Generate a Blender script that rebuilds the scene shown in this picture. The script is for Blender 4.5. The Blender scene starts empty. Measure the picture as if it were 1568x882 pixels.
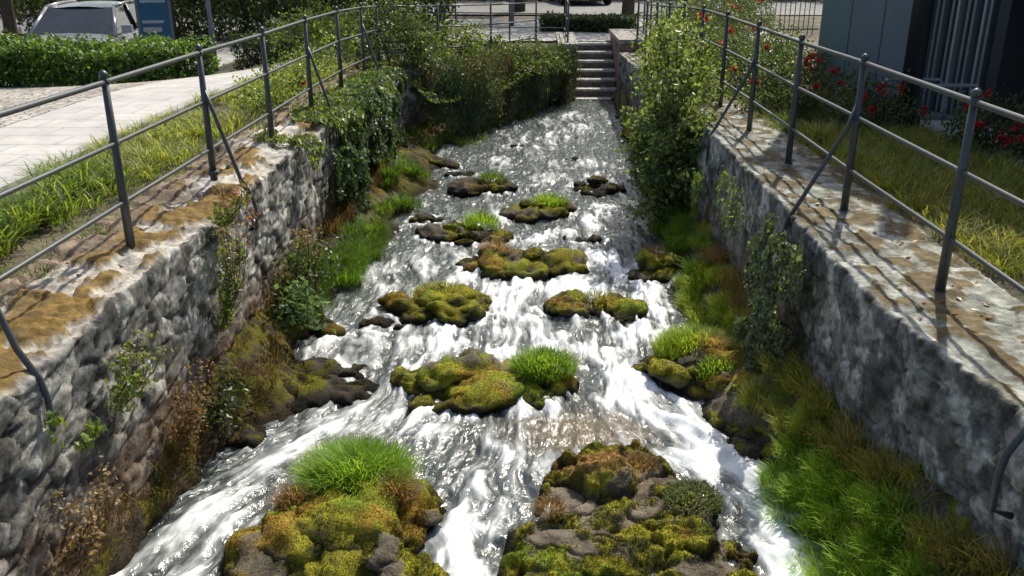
import bpy, bmesh, math, random
import numpy as np
from mathutils import Vector
random.seed(3); RNG=np.random.default_rng(7)
scene=bpy.context.scene
WZ=-1.2
# ------------------------------------------------------------------ noise
def _h(ix,iy,iz,s):
    h=(ix.astype(np.int64)*374761393+iy.astype(np.int64)*668265263+iz.astype(np.int64)*2147483647+s*974711)&0xffffffff
    h=((h^(h>>13))*1274126177)&0xffffffff
    h=((h^(h>>16))*2246822519)&0xffffffff
    h=h^(h>>15)
    return (h&0xffffff)/float(0xffffff)
def vn(x,y,z=None,s=0):
    x=np.asarray(x,float);y=np.asarray(y,float)
    z=np.zeros_like(x) if z is None else np.asarray(z,float)
    x,y,z=np.broadcast_arrays(x,y,z)
    ix,iy,iz=np.floor(x),np.floor(y),np.floor(z)
    fx,fy,fz=x-ix,y-iy,z-iz
    fx=fx*fx*(3-2*fx);fy=fy*fy*(3-2*fy);fz=fz*fz*(3-2*fz)
    r=0
    for a in (0,1):
        for b in (0,1):
            for c in (0,1):
                w=(fx if a else 1-fx)*(fy if b else 1-fy)*(fz if c else 1-fz)
                r=r+w*_h(ix+a,iy+b,iz+c,s)
    return r
def fbm(x,y,z=None,s=0,o=4):
    x=np.asarray(x,float);y=np.asarray(y,float)
    z=np.zeros_like(x) if z is None else np.asarray(z,float)
    r=0;a=.5;t=0
    for i in range(o):
        r=r+a*vn(x,y,z,s+i*17);t+=a;a*=.5;x=x*2.03+5.1;y=y*2.03+1.7;z=z*2.03+3.3
    return r/t
def worley(u,v,s=0,j=.85):
    iu,iv=np.floor(u),np.floor(v)
    f1=np.full(u.shape,9.);f2=np.full(u.shape,9.);cid=np.zeros(u.shape)
    zz=np.zeros_like(iu)
    for a in (-1,0,1):
        for b in (-1,0,1):
            cu,cv=iu+a,iv+b
            px=cu+.5+j*(_h(cu,cv,zz,s)-.5);py=cv+.5+j*(_h(cu,cv,zz,s+5)-.5)
            d=np.hypot(u-px,v-py);c=_h(cu,cv,zz,s+9)
            m=d<f1
            f2=np.where(m,f1,np.minimum(f2,d));cid=np.where(m,c,cid);f1=np.where(m,d,f1)
    return f1,f2,cid
def sst(a,b,x):
    t=np.clip((x-a)/(b-a),0,1);return t*t*(3-2*t)
def mixc(a,b,t):
    a=np.asarray(a,float);b=np.asarray(b,float);t=np.asarray(t)[...,None]
    return a*(1-t)+b*t
# ------------------------------------------------------------------ mesh accumulators
class Acc:
    def __init__(s): s.V=[];s.F=[];s.C=[];s.M=[];s.n=0
    def add(s,V,F,C=(.5,.5,.5),m=0):
        V=np.asarray(V,float).reshape(-1,3);C=np.asarray(C,float)
        if len(V)==0: return
        if C.ndim==1: C=np.tile(C,(len(V),1))
        s.V.append(V);s.C.append(C)
        for f in F:
            f=np.asarray(f)
            if f.ndim==1: f=f[None]
            s.F.append(f+s.n);s.M.append(np.full(len(f),m))
        s.n+=len(V)
    def build(s,name,mats,smooth=True,parent=None,coll=None,dim=1.):
        if s.n==0: return None
        me=bpy.data.meshes.new(name)
        V=np.concatenate(s.V);C=np.concatenate(s.C)*dim
        ls=np.concatenate([np.full(len(f),f.shape[1]) for f in s.F])
        loops=np.concatenate([f.ravel() for f in s.F]).astype(np.int32)
        st=np.concatenate([[0],np.cumsum(ls)[:-1]]).astype(np.int32)
        me.vertices.add(len(V));me.vertices.foreach_set('co',V.ravel().astype(np.float32))
        me.loops.add(len(loops));me.loops.foreach_set('vertex_index',loops)
        me.polygons.add(len(ls));me.polygons.foreach_set('loop_start',st);me.polygons.foreach_set('loop_total',ls.astype(np.int32))
        me.update(calc_edges=True);me.validate()
        if not isinstance(mats,(list,tuple)): mats=[mats]
        for m in mats: me.materials.append(m)
        mi=np.concatenate(s.M).astype(np.int32)
        if len(mi)==len(me.polygons): me.polygons.foreach_set('material_index',mi)
        me.polygons.foreach_set('use_smooth',np.full(len(me.polygons),smooth))
        ca=me.color_attributes.new('Col','FLOAT_COLOR','POINT')
        ca.data.foreach_set('color',np.concatenate([C,np.ones((len(C),1))],1).ravel().astype(np.float32))
        ob=bpy.data.objects.new(name,me);scene.collection.objects.link(ob)
        if parent: ob.parent=parent
        return ob
def empty(name,loc=(0,0,0),rz=0):
    e=bpy.data.objects.new(name,None);e.location=loc;e.rotation_euler=(0,0,rz);scene.collection.objects.link(e);return e
def gridfaces(nu,nv):
    i=np.arange(nu-1)[:,None]*nv+np.arange(nv-1)[None]
    return np.stack([i,i+nv,i+nv+1,i+1],-1).reshape(-1,4)
def blades(acc,P,L,W,k,C,up=None,phi=None,tip=1.25):
    n=len(P);P=np.asarray(P)
    L=np.broadcast_to(L,(n,));W=np.broadcast_to(W,(n,));k=np.broadcast_to(k,(n,))
    if phi is None: phi=RNG.uniform(0,2*math.pi,n)
    if up is None:
        up=np.tile([0,0,1.],(n,1));h=np.stack([np.cos(phi),np.sin(phi),np.zeros(n)],1)
    else:
        a=RNG.normal(size=(n,3));h=a-up*(a*up).sum(1)[:,None];h/=np.linalg.norm(h,axis=1)[:,None]+1e-9
    w=np.cross(up,h)
    ts=[0,.4,.75];V=[];Cs=[]
    C=np.broadcast_to(C,(n,3))
    for t in ts:
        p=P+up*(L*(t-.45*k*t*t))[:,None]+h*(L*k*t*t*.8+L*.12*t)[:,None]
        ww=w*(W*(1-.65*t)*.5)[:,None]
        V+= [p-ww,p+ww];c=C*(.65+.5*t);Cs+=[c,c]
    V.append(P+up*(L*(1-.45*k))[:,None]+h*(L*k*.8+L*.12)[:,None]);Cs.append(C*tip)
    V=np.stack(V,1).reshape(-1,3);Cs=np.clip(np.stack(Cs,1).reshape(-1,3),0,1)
    b=np.arange(n)[:,None]*7
    Q=np.concatenate([b+np.array([[0,1,3,2]]),b+np.array([[2,3,5,4]])])
    T=b+np.array([[4,5,6]])
    acc.add(V,[Q,T],Cs)
def leaves(acc,P,size,C,N=None,droop=0,asp=.62,m=0):
    n=len(P)
    if n==0: return
    size=np.broadcast_to(size,(n,))[:,None]
    d=RNG.normal(size=(n,3));
    if N is not None: d=d-.85*N*(d*N).sum(1)[:,None]
    d[:,2]-=droop;d/=np.linalg.norm(d,axis=1)[:,None]
    a=RNG.normal(size=(n,3)) if N is None else N+RNG.normal(size=(n,3))*.45
    a[:,2]+=.5
    s=np.cross(d,a);s/=np.linalg.norm(s,axis=1)[:,None]+1e-9
    nn=np.cross(s,d)
    V=np.stack([P-d*size*.5,P+s*size*asp*.5-nn*size*.1-d*size*.05,P+d*size*.55,P-s*size*asp*.5-nn*size*.1-d*size*.05],1).reshape(-1,3)
    C=np.broadcast_to(C,(n,3));b=np.arange(n)[:,None]*4
    acc.add(V,[b+np.array([[0,1,2]]),b+np.array([[0,2,3]])],np.repeat(C,4,0),m)
def tube(acc,pts,rs,C=(.05,.05,.05),ns=8,m=0,cap=True):
    pts=[Vector(p) for p in pts];rs=[rs]*len(pts) if not hasattr(rs,'__len__') else rs
    V=[];
    for i,p in enumerate(pts):
        d=(pts[min(i+1,len(pts)-1)]-pts[max(i-1,0)]).normalized()
        a=Vector((1,0,0)) if abs(d.x)<.8 else Vector((0,1,0))
        x=d.cross(a).normalized();y=d.cross(x)
        for j in range(ns):
            t=2*math.pi*(j+.5)/ns;V.append(p+(x*math.cos(t)+y*math.sin(t))*rs[i])
    F=[[i*ns+j,i*ns+(j+1)%ns,(i+1)*ns+(j+1)%ns,(i+1)*ns+j] for i in range(len(pts)-1) for j in range(ns)]
    fl=[np.array(F)]
    if cap: fl+= [np.array([list(range(ns))[::-1]]),np.array([list(range((len(pts)-1)*ns,len(pts)*ns))])]
    acc.add([tuple(v) for v in V],fl,C,m)
def box(acc,o,ax,ay,az,C=(.3,.3,.3),m=0):
    o,ax,ay,az=[np.array(t,float) for t in (o,ax,ay,az)]
    V=[o+i*ax+j*ay+k*az for k in (0,1) for j in (0,1) for i in (0,1)]
    F=np.array([[0,2,3,1],[4,5,7,6],[0,1,5,4],[2,6,7,3],[0,4,6,2],[1,3,7,5]])
    acc.add(V,[F],C,m)
def abox(acc,a,b,C=(.3,.3,.3),m=0):
    box(acc,a,(b[0]-a[0],0,0),(0,b[1]-a[1],0),(0,0,b[2]-a[2]),C,m)
# ------------------------------------------------------------------ materials
def newmat(name):
    m=bpy.data.materials.new(name);m.use_nodes=True;nt=m.node_tree;nt.nodes.clear()
    out=nt.nodes.new('ShaderNodeOutputMaterial');return m,nt,out
def N(nt,t,**kw):
    n=nt.nodes.new(t)
    for k,v in kw.items():
        if k in n.inputs: n.inputs[k].default_value=v
        else: setattr(n,k,v)
    return n
def ramp(nt,fac,stops):
    r=nt.nodes.new('ShaderNodeValToRGB');nt.links.new(fac,r.inputs[0])
    while len(r.color_ramp.elements)<len(stops): r.color_ramp.elements.new(.5)
    for e,(p,c) in zip(r.color_ramp.elements,stops):
        e.position=p;e.color=(*c,1) if hasattr(c,'__len__') else (c,c,c,1)
    return r.outputs[0]
def mul(nt,a,b,f=1.,mode='MULTIPLY'):
    m=nt.nodes.new('ShaderNodeMixRGB');m.blend_type=mode;m.inputs[0].default_value=f
    nt.links.new(a,m.inputs[1]);nt.links.new(b,m.inputs[2]);return m.outputs[0]
def mat_vc(name,rough=.85,nscale=30,amt=(.55,1.35),bump=.4,bdist=.01,spec=.3,trans=0,metal=0,n2=None):
    m,nt,out=newmat(name)
    at=N(nt,'ShaderNodeAttribute',attribute_name='Col')
    tc=N(nt,'ShaderNodeNewGeometry')
    no=N(nt,'ShaderNodeTexNoise',Scale=nscale,Detail=8.,Roughness=.65);nt.links.new(tc.outputs['Position'],no.inputs['Vector'])
    col=mul(nt,at.outputs['Color'],ramp(nt,no.outputs['Fac'],[(.3,amt[0]),(.7,amt[1])]))
    if n2:
        nb=N(nt,'ShaderNodeTexNoise',Scale=n2,Detail=5.);nt.links.new(tc.outputs['Position'],nb.inputs['Vector'])
        col=mul(nt,col,ramp(nt,nb.outputs['Fac'],[(.35,.6),(.65,1.25)]))
    p=N(nt,'ShaderNodeBsdfPrincipled',Roughness=rough,Metallic=metal)
    p.inputs['Specular IOR Level'].default_value=spec
    nt.links.new(col,p.inputs['Base Color'])
    if bump>0:
        b=N(nt,'ShaderNodeBump',Strength=bump,Distance=bdist);nt.links.new(no.outputs['Fac'],b.inputs['Height']);nt.links.new(b.outputs[0],p.inputs['Normal'])
    if trans>0:
        t=N(nt,'ShaderNodeBsdfTranslucent')
        y=N(nt,'ShaderNodeMixRGB');y.blend_type='MULTIPLY';y.inputs[0].default_value=1;y.inputs[2].default_value=(1.9,1.8,.8,1)
        nt.links.new(col,y.inputs[1]);nt.links.new(y.outputs[0],t.inputs['Color'])
        mx=N(nt,'ShaderNodeMixShader');mx.inputs[0].default_value=trans
        nt.links.new(p.outputs[0],mx.inputs[1]);nt.links.new(t.outputs[0],mx.inputs[2]);nt.links.new(mx.outputs[0],out.inputs[0])
    else: nt.links.new(p.outputs[0],out.inputs[0])
    return m
M_stone=mat_vc('rough_stone',.9,38,(.6,1.35),.7,.012,.25,n2=11)
M_moss=mat_vc('moss',.95,70,(.5,1.45),1.,.02,.15)
M_leaf=mat_vc('foliage',.42,9,(.75,1.25),0,0,.5,trans=.42)
M_grass=mat_vc('grass_blades',.5,6,(.8,1.2),0,0,.4,trans=.5)
M_bark=mat_vc('bark',.95,20,(.5,1.3),.8,.02,.1)
M_metal=mat_vc('painted_metal',.42,40,(.8,1.2),.15,.002,.5,metal=.3)
M_panel=mat_vc('clad_panels',.45,6,(.92,1.08),.05,.002,.5)
M_plain=mat_vc('concrete',.85,14,(.75,1.2),.3,.004,.3)
M_paint=mat_vc('car_paint',.22,3,(.98,1.02),0,0,.6,metal=.5)
M_rubber=mat_vc('rubber',.8,30,(.8,1.2),0,0,.3)
M_petal=mat_vc('rose_petals',.6,20,(.8,1.2),0,0,.3,trans=.2)
def glass(name,c=(.02,.025,.03),r=.04):
    m,nt,out=newmat(name);p=N(nt,'ShaderNodeBsdfPrincipled',Roughness=r);p.inputs['Base Color'].default_value=(*c,1)
    p.inputs['Specular IOR Level'].default_value=1.0
    nt.links.new(p.outputs[0],out.inputs[0]);return m
M_glass=glass('dark_glass');M_lamp=glass('headlight_glass',(.55,.57,.6),.08)

# ground material
def ground_mat():
    m,nt,out=newmat('earth_ground');g=N(nt,'ShaderNodeNewGeometry')
    n=N(nt,'ShaderNodeTexNoise',Scale=1.3,Detail=10.);nt.links.new(g.outputs['Position'],n.inputs['Vector'])
    c=ramp(nt,n.outputs['Fac'],[(.3,(.06,.055,.03)),(.55,(.13,.11,.07)),(.75,(.2,.17,.12))])
    p=N(nt,'ShaderNodeBsdfPrincipled',Roughness=.95);nt.links.new(c,p.inputs['Base Color'])
    n2=N(nt,'ShaderNodeTexNoise',Scale=35.,Detail=6.);nt.links.new(g.outputs['Position'],n2.inputs['Vector'])
    b=N(nt,'ShaderNodeBump',Strength=.8,Distance=.02);nt.links.new(n2.outputs['Fac'],b.inputs['Height']);nt.links.new(b.outputs[0],p.inputs['Normal'])
    nt.links.new(p.outputs[0],out.inputs[0]);return m
def cobble_mat(name,scale,c1,c2,joint):
    m,nt,out=newmat(name);g=N(nt,'ShaderNodeNewGeometry')
    v=N(nt,'ShaderNodeTexVoronoi',Scale=scale);v.feature='DISTANCE_TO_EDGE';nt.links.new(g.outputs['Position'],v.inputs['Vector']);v.inputs['Randomness'].default_value=.6
    vc=N(nt,'ShaderNodeTexVoronoi',Scale=scale);vc.inputs['Randomness'].default_value=.6;nt.links.new(g.outputs['Position'],vc.inputs['Vector'])
    c=ramp(nt,vc.outputs['Color'],[(0.,c1),(1.,c2)])
    e=ramp(nt,v.outputs['Distance'],[(.03,joint),(.12,1.)])
    col=mul(nt,c,e)
    n=N(nt,'ShaderNodeTexNoise',Scale=.9,Detail=6.);nt.links.new(g.outputs['Position'],n.inputs['Vector'])
    col=mul(nt,col,ramp(nt,n.outputs['Fac'],[(.3,.7),(.7,1.15)]))
    p=N(nt,'ShaderNodeBsdfPrincipled',Roughness=.75);nt.links.new(col,p.inputs['Base Color'])
    b=N(nt,'ShaderNodeBump',Strength=.8,Distance=.02);nt.links.new(e,b.inputs['Height']);nt.links.new(b.outputs[0],p.inputs['Normal'])
    nt.links.new(p.outputs[0],out.inputs[0]);return m
def slab_mat(name,c1,c2,bw,bh,off=.5):
    m,nt,out=newmat(name);g=N(nt,'ShaderNodeNewGeometry')
    br=N(nt,'ShaderNodeTexBrick');br.offset=off
    br.inputs['Color1'].default_value=(*c1,1);br.inputs['Color2'].default_value=(*c2,1);br.inputs['Mortar'].default_value=(c1[0]*.5,c1[1]*.5,c1[2]*.48,1)
    br.inputs['Scale'].default_value=1;br.inputs['Brick Width'].default_value=bw;br.inputs['Row Height'].default_value=bh;br.inputs['Mortar Size'].default_value=.006
    nt.links.new(g.outputs['Position'],br.inputs['Vector'])
    n=N(nt,'ShaderNodeTexNoise',Scale=3.,Detail=9.,Roughness=.7);nt.links.new(g.outputs['Position'],n.inputs['Vector'])
    col=mul(nt,br.outputs['Color'],ramp(nt,n.outputs['Fac'],[(.3,.75),(.7,1.15)]))
    p=N(nt,'ShaderNodeBsdfPrincipled',Roughness=.7);nt.links.new(col,p.inputs['Base Color'])
    b=N(nt,'ShaderNodeBump',Strength=.5,Distance=.006);nt.links.new(br.outputs['Fac'],b.inputs['Height']);b.invert=True;nt.links.new(b.outputs[0],p.inputs['Normal'])
    nt.links.new(p.outputs[0],out.inputs[0]);return m
M_ground=ground_mat()
M_cob=cobble_mat('cobblestones',9,(.34,.31,.27),(.56,.52,.46),.4)
M_slab=slab_mat('paving_slabs',(.46,.45,.43),(.53,.51,.48),.6,.4)
M_asph=cobble_mat('asphalt',60,(.14,.14,.14),(.24,.24,.23),.8)
M_lightpave=slab_mat('light_paving',(.38,.37,.35),(.44,.43,.41),.4,.4)

# ------------------------------------------------------------------ terrain
def g(x,y):
    return -sst(10,18.5,y)*(.28+.62*sst(-3.8,-7.0,x))
def gf(x,y): return float(g(np.array(float(x)),np.array(float(y))))
def lerp(y,pts):
    return np.interp(y,[p[0] for p in pts],[p[1] for p in pts])
acc=Acc()
ys=np.concatenate([np.arange(-12,13,.5),np.arange(13,30,.4),[32,36,40,50,70,110,200,400]])
offs=np.array([0,.2,.5,.9,1.3,1.8,2.4,3.2,4,5,6,8,11,16,25,45,90,200,400])
xl=lerp(ys,[(-20,-2.62),(13.1,-2.62),(18.2,.42),(20.2,.42),(20.6,.42),(500,.42)])
X=xl[:,None]-offs[None];Y=np.repeat(ys[:,None],len(offs),1)
def gadd(X,Y,dz=0):
    Z=g(X,Y)+dz+.012*(fbm(X*2,Y*2,s=3)-.5)
    acc.add(np.stack([X,Y,Z],-1),[gridfaces(*X.shape)])
gadd(X[:,::-1],Y[:,::-1],-.03)
X2=np.repeat((2.3+offs)[None],len(ys),0);gadd(X2,Y,-.01)
ys3=ys[ys>20.2];X3=np.repeat(np.array([.42,1,1.6,2.3])[None],len(ys3),0);gadd(X3,np.repeat(ys3[:,None],4,1),-.01)
acc.build('ground',M_ground)
def sheet(name,x0,x1,y0,y1,mat,dz,n=30,nx=12):
    a=Acc();xs=np.linspace(x0,x1,nx);yy=np.linspace(y0,y1,n)
    X,Y=np.meshgrid(xs,yy,indexing='ij')
    a.add(np.stack([X,Y,g(X,Y)+dz],-1),[gridfaces(nx,n)]);return a.build(name,mat)
sheet('cobbled_square',-30,-5.12,-6,17,M_cob,.012,80,60)
sheet('paved_footpath',-5.1,-3.85,-6,19.9,M_slab,.016,80)
sheet('far_footpath',-14,6,20.35,27,M_lightpave,.014,30,50)
sheet('road',-40,40,29,37,M_asph,.02,10,160)
sheet('car_park',-40,-5.3,17.02,28,M_asph,.008,60,90)
sheet('paved_forecourt',3.75,12,-2,9.0,M_slab,.014,20)
a=Acc()
for i in range(27): 
    y0=-6+i*.95; zz=gf(-3.8,y0);z1=gf(-3.8,y0+.94)
    V=[(-3.85,y0,zz-.1),(-3.74,y0,zz-.1),(-3.85,y0+.94,z1-.1),(-3.74,y0+.94,z1-.1),(-3.85,y0,zz+.05),(-3.74,y0,zz+.045),(-3.85,y0+.94,z1+.05),(-3.74,y0+.94,z1+.045)]
    c=.36+.06*random.random()
    a.add(V,[np.array([[0,2,3,1],[4,5,7,6],[0,1,5,4],[2,6,7,3],[0,4,6,2],[1,3,7,5]])],(c,c*.97,c*.92))
a.build('path_kerb',M_plain,False)
# stream bed
a=Acc();a.add([(-3,-3,-1.62),(3,-3,-1.62),(3,19,-1.62),(-3,19,-1.62)],[np.array([[0,1,2,3]])],(.1,.09,.06));a.build('stream_bed',M_stone)

# ------------------------------------------------------------------ walls
def polypath(pts,u):
    pts=np.array(pts,float);seg=np.linalg.norm(np.diff(pts,axis=0),axis=1);cu=np.concatenate([[0],np.cumsum(seg)])
    def P(t): return np.stack([np.interp(t,cu,pts[:,0]),np.interp(t,cu,pts[:,1])],-1)
    w=.35
    p=(P(np.clip(u-w,0,cu[-1]))+P(u)+P(np.clip(u+w,0,cu[-1])))/3 if len(pts)>2 else P(u)
    d=P(np.clip(u+w,0,cu[-1]))-P(np.clip(u-w,0,cu[-1]));d/=np.linalg.norm(d,axis=1)[:,None]
    return p,d,cu[-1]
LP=[(-2.03,.3),(-2.03,13.2),(.5,17.95)]
RP=[(1.80,.3),(1.80,3.45),(1.67,3.62),(1.67,18.1)]
def wall(name,pts,side,topw,seed):
    _,_,L=polypath(pts,np.array([0.]))
    u=[0.]
    while u[-1]<L: u.append(u[-1]+.011*(1+u[-1]/5))
    u=np.clip(np.array(u),0,L);p,d,_=polypath(pts,u)
    n=np.stack([d[:,1],-d[:,0]],-1)*(1 if side=='L' else -1)   # toward channel
    zf=np.arange(-1.5,-.02,.014);th=np.linspace(0,math.pi/2,4);R0=.018
    tp=np.arange(.03,topw,.015)
    of=np.concatenate([np.zeros(len(zf)),R0*(1-np.cos(th)),tp,[topw,topw]])
    zz=np.concatenate([zf,-R0+R0*np.sin(th),np.zeros(len(tp)),[0,-.5]])
    nf=np.concatenate([np.ones(len(zf)),np.cos(th),np.zeros(len(tp)),[0,0]])
    q=np.concatenate([zf,zf[-1]+.014+of[len(zf):]])
    U,Q=np.meshgrid(u,q,indexing='ij')
    top=(nf<.5)[None]*np.ones_like(U)
    wu=U+.14*(fbm(U*3,Q*3,s=seed)-.5)*2;wq=Q+.07*(fbm(U*3,Q*3,s=seed+3)-.5)*2
    row=np.floor(wq/.14);
    f1,f2,c=worley(wu/.27+.37*row,wq/.14,seed,.8);e=f2-f1
    rel=1. if side=='L' else .65
    pit=fbm(U*22,Q*26,s=seed+2)
    F=rel*(.016*sst(.03,.14,e)+.022*(c-.5)+.05*(fbm(U*1.8,Q*2.4,s=seed+1)-.5)+.028*(fbm(U*9,Q*11,s=seed+21)-.5)+.014*(pit-.5)+.008*(fbm(U*45,Q*45,s=seed+8,o=2)-.5))
    g1,g2,gc=worley((U+.1*(fbm(U*2,Q*2,s=seed+30)-.5))/.7,(Q+.3)/.42,seed+40,.8);ge=g2-g1
    rt=1.5 if side=='L' else .4
    T=.014*sst(.0,.05,ge)+rt*(.035*(gc-.5)+.04*(fbm(U*2.5,Q*3,s=seed+4)-.5)+.035*(fbm(U*12,Q*12,s=seed+5)-.5))+.008*(fbm(U*45,Q*45,s=seed+6,o=2)-.5)
    disp=np.where(top>0,T,F)
    big=fbm(U*1.7,Q*2.4,s=seed+6);fine=fbm(U*9,Q*9,s=seed+7)
    grey=(.23 if side=='L' else .24)+.15*(c-.5)*(1 if side=='L' else .8)+.14*(big-.5)+.22*(fine-.5)
    Cf=mixc((.88,.90,.90),(1.03,.98,.88),c)*grey[...,None]
    Cf=Cf*((.45 if side=='L' else .5)+(.55 if side=='L' else .5)*sst(0.02,.10,e))[...,None]
    lich=sst(.54,.58,fbm(U*7,Q*8,s=seed+11,o=5))*.9
    Cf=Cf*(1-lich[...,None])+lich[...,None]*np.array([.5,.5,.46])
    dk=sst(.52,.6,fbm(U*7,Q*6,s=seed+12,o=5))*.7
    Cf=Cf*(1-dk[...,None])+dk[...,None]*np.array([.075,.072,.06])
    Cf=Cf*(.5+.5*sst(.3,.48,pit))[...,None]
    zn=np.broadcast_to(zz[None],U.shape)
    low=sst(-.45,-1.0,zn+.6*(fine-.5))
    Cf=Cf*(1-low[...,None]*.75)+low[...,None]*.75*mixc((.06,.045,.025),(.24,.12,.05),fine)
    if side=='L': base=np.array([.45,.42,.36])
    else: base=np.array([.30,.315,.27])
    Ct=base*(.7+.45*gc+.8*(fine-.5))[...,None]*(.45+.55*sst(0,.045,ge))[...,None]
    lt=sst(.55,.6,fbm(U*9,Q*9,s=seed+17,o=5))[...,None]*.6;Ct=Ct*(1-lt)+lt*np.array([.5,.5,.45])
    offm=np.broadcast_to(of[None],U.shape)
    if side=='L':
        mo=sst(.505,.535,fbm(U*4.5,Q*6,s=seed+13,o=6)+.04*sst(9,3,U))
        mcol=mixc((.07,.05,.015),(.30,.18,.03),fbm(U*14,Q*14,s=seed+14))
    else:
        mo=sst(.52,.545,fbm(U*8,Q*10,s=seed+13,o=6));mcol=mixc((.08,.065,.03),(.2,.15,.07),fine)
    mo*=sst(0,.04,offm)
    Ct=Ct*(1-.95*mo[...,None])+.95*mo[...,None]*mcol
    if side=='L':
        dirt=sst(.36,.55,offm+.45*(fbm(U*2,Q*3,s=seed+20)-.5))
        Ct=Ct*(1-dirt[...,None])+dirt[...,None]*np.array([.22,.17,.12])*(.5+1.*fine)[...,None]
    tt=np.clip(top,0,1)[...,None];C=Cf*(1-tt)+Ct*tt
    k=len(zf)
    DF=np.where(top>0,F[:,[k]]*np.exp(-offm/.08),F);DZ=np.where(top>0,T,T[:,[k+3]]*np.exp((zn)/.05))
    x=p[:,0][:,None]+n[:,0][:,None]*(-of[None]+DF);y=p[:,1][:,None]+n[:,1][:,None]*(-of[None]+DF)
    gz=g(p[:,0],p[:,1])[:,None]*sst(-.6,0,zz)[None]
    z=zz[None]+DZ+np.where(top>0,mo*(.026 if side=='L' else .008)*(.4+1.2*fbm(U*25,Q*25,s=seed+15)),0)+gz
    a=Acc();fc=gridfaces(*U.shape)
    if side=='R': fc=fc[:,::-1]
    a.add(np.stack([x,y,z],-1),[fc],np.clip(C,.01,.9).reshape(-1,3));return a.build(name,M_stone)
wall('stone_retaining_wall',LP,'L',.66,11)
wall('stone_retaining_wall',RP,'R',.68,57)

# ------------------------------------------------------------------ railings
RC=(.075,.085,.088)
def railing(name,x,ys_,y0,braces,sgn,inner):
    a=Acc();C=RC
    for y in ys_:
        zb=.12 if (sgn<0 and abs(y-6.14)<.1) else 0
        gz=gf(x,y)
        tube(a,[(x,y,gz+zb-.05),(x,y,gz+.5),(x,y,gz+.975)],[.026,.023,.018],C,8)
        tube(a,[(x,y,gz+.97),(x,y,gz+.985),(x,y,gz+1.0),(x,y,gz+1.012)],[.02,.026,.02,.006],C,8)
        for z in (.95,.62,.29): tube(a,[(x,y-.02,gz+z),(x,y+.02,gz+z)],.024,C,8)
        tube(a,[(x,y,gz+zb-.01),(x,y,gz+zb+.02)],.04,C,8)
    ya=[y0]+[y for y in ys_ if y>y0]
    for z in (.95,.62,.29):
        tube(a,[(x+random.uniform(-.004,.004),y,z+gf(x,y)+random.uniform(-.006,.006)) for y in ya],.0125 if z<.9 else .015,C,8)
    for y in braces:
        xi=inner
        tube(a,[(x,y,.72),(x-sgn*.06,y-.02,.55),(xi+sgn*.04,y-.05,.1),(xi-sgn*.035,y-.06,-.03),(xi-sgn*.05,y-.06,-.12),(xi-sgn*.045,y-.06,-.26),(xi+sgn*.03,y-.06,-.29)],.014,C,8)
    return a,C
a,C=railing('metal_railing',-2.275,[1.8,3.25,4.73,6.14,7.63,9.1,10.6,12.1,13.3],.3,[3.25,6.14,9.1,12.1],-1,-2.03)
prev=(-2.275,13.3)
for t in (.3,.62,.95):
    q=(-2.275+(.15+2.275)*t,13.3+(18.1-13.3)*t);gz=gf(*q);gp=gf(*prev)
    tube(a,[(q[0],q[1],gz-.05),(q[0],q[1],gz+.98)],[.025,.018],C,8)
    for z in (.95,.62,.29): tube(a,[(prev[0],prev[1],gp+z),(q[0],q[1],gz+z)],.013,C,6)
    prev=q
a.build('metal_railing',M_metal)
a,C=railing('metal_railing',2.03,[1.4,2.78,4.18,5.65,7.02,8.4,9.8,11.2,12.6,14,15.4,16.8,18.2],.3,[2.78,5.65,8.4,11.2],1,1.69)
a.build('metal_railing',M_metal)

# ------------------------------------------------------------------ steps at far end
a=Acc()
for i in range(7):
    z=-1.18+i*.15;y=18.05+i*.33
    c=.3+.03*random.random()
    abox(a,(.84,y,-1.6),(1.68,20.6-i*.002,z-.045),(c*.6,c*.55,c*.48))
    abox(a,(.835,y-.03,z-.043),(1.685,y+.34,z),(c*1.5,c*1.45,c*1.35))
abox(a,(.5,17.95,-1.6),(.83,20.6,-.18),(.24,.22,.19));abox(a,(.47,17.9,-.178),(.86,20.65,-.1),(.36,.34,.3))
a.build('stone_steps',M_stone,False)
a=Acc();
for r in range(11):
    for k in range(6):
        y0=18.1+k*.42-(r%2)*.2;c=.8+.4*random.random()
        abox(a,(1.69+random.uniform(0,.01),max(18.1,y0),-1.6+r*.135),(2.5,min(20.6,y0+.405),-1.6+r*.135+.127),(.3*c,.2*c,.16*c))
abox(a,(1.72,18.12,-1.6),(2.48,20.58,-.12),(.2,.18,.15));abox(a,(1.66,18.05,-.11),(2.55,20.65,-.03),(.35,.33,.3))
a.build('brick_stair_wall',M_stone,False)
a=Acc();C=RC
for (p,q) in [((.66,20.5),(.66,18.2)),((2.3,18.4),(2.3,20.6)),((-3,21),(.66,20.5)),((2.3,20.6),(2.6,21.4))]:
    L=math.hypot(q[0]-p[0],q[1]-p[1]);n=max(2,int(L/1.1)+1)
    for i in range(n):
        t=i/(n-1);x=p[0]+(q[0]-p[0])*t;y=p[1]+(q[1]-p[1])*t;tube(a,[(x,y,-.3),(x,y,.66)],.02,C,8)
    for z in (.65,.3,0.): tube(a,[(*p,z),(*q,z)],.013,C,6)
a.build('handrail',M_metal)
a=Acc()
for i in range(34):
    x=2.7+i*.12;tube(a,[(x,21.6+.02*i,-.3),(x,21.6+.02*i,.66)],.011,C,6)
for z in (-.15,.62): tube(a,[(2.65,21.6,z),(6.8,22.28,z)],.02,C,6)
a.build('baluster_fence',M_metal)

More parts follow.
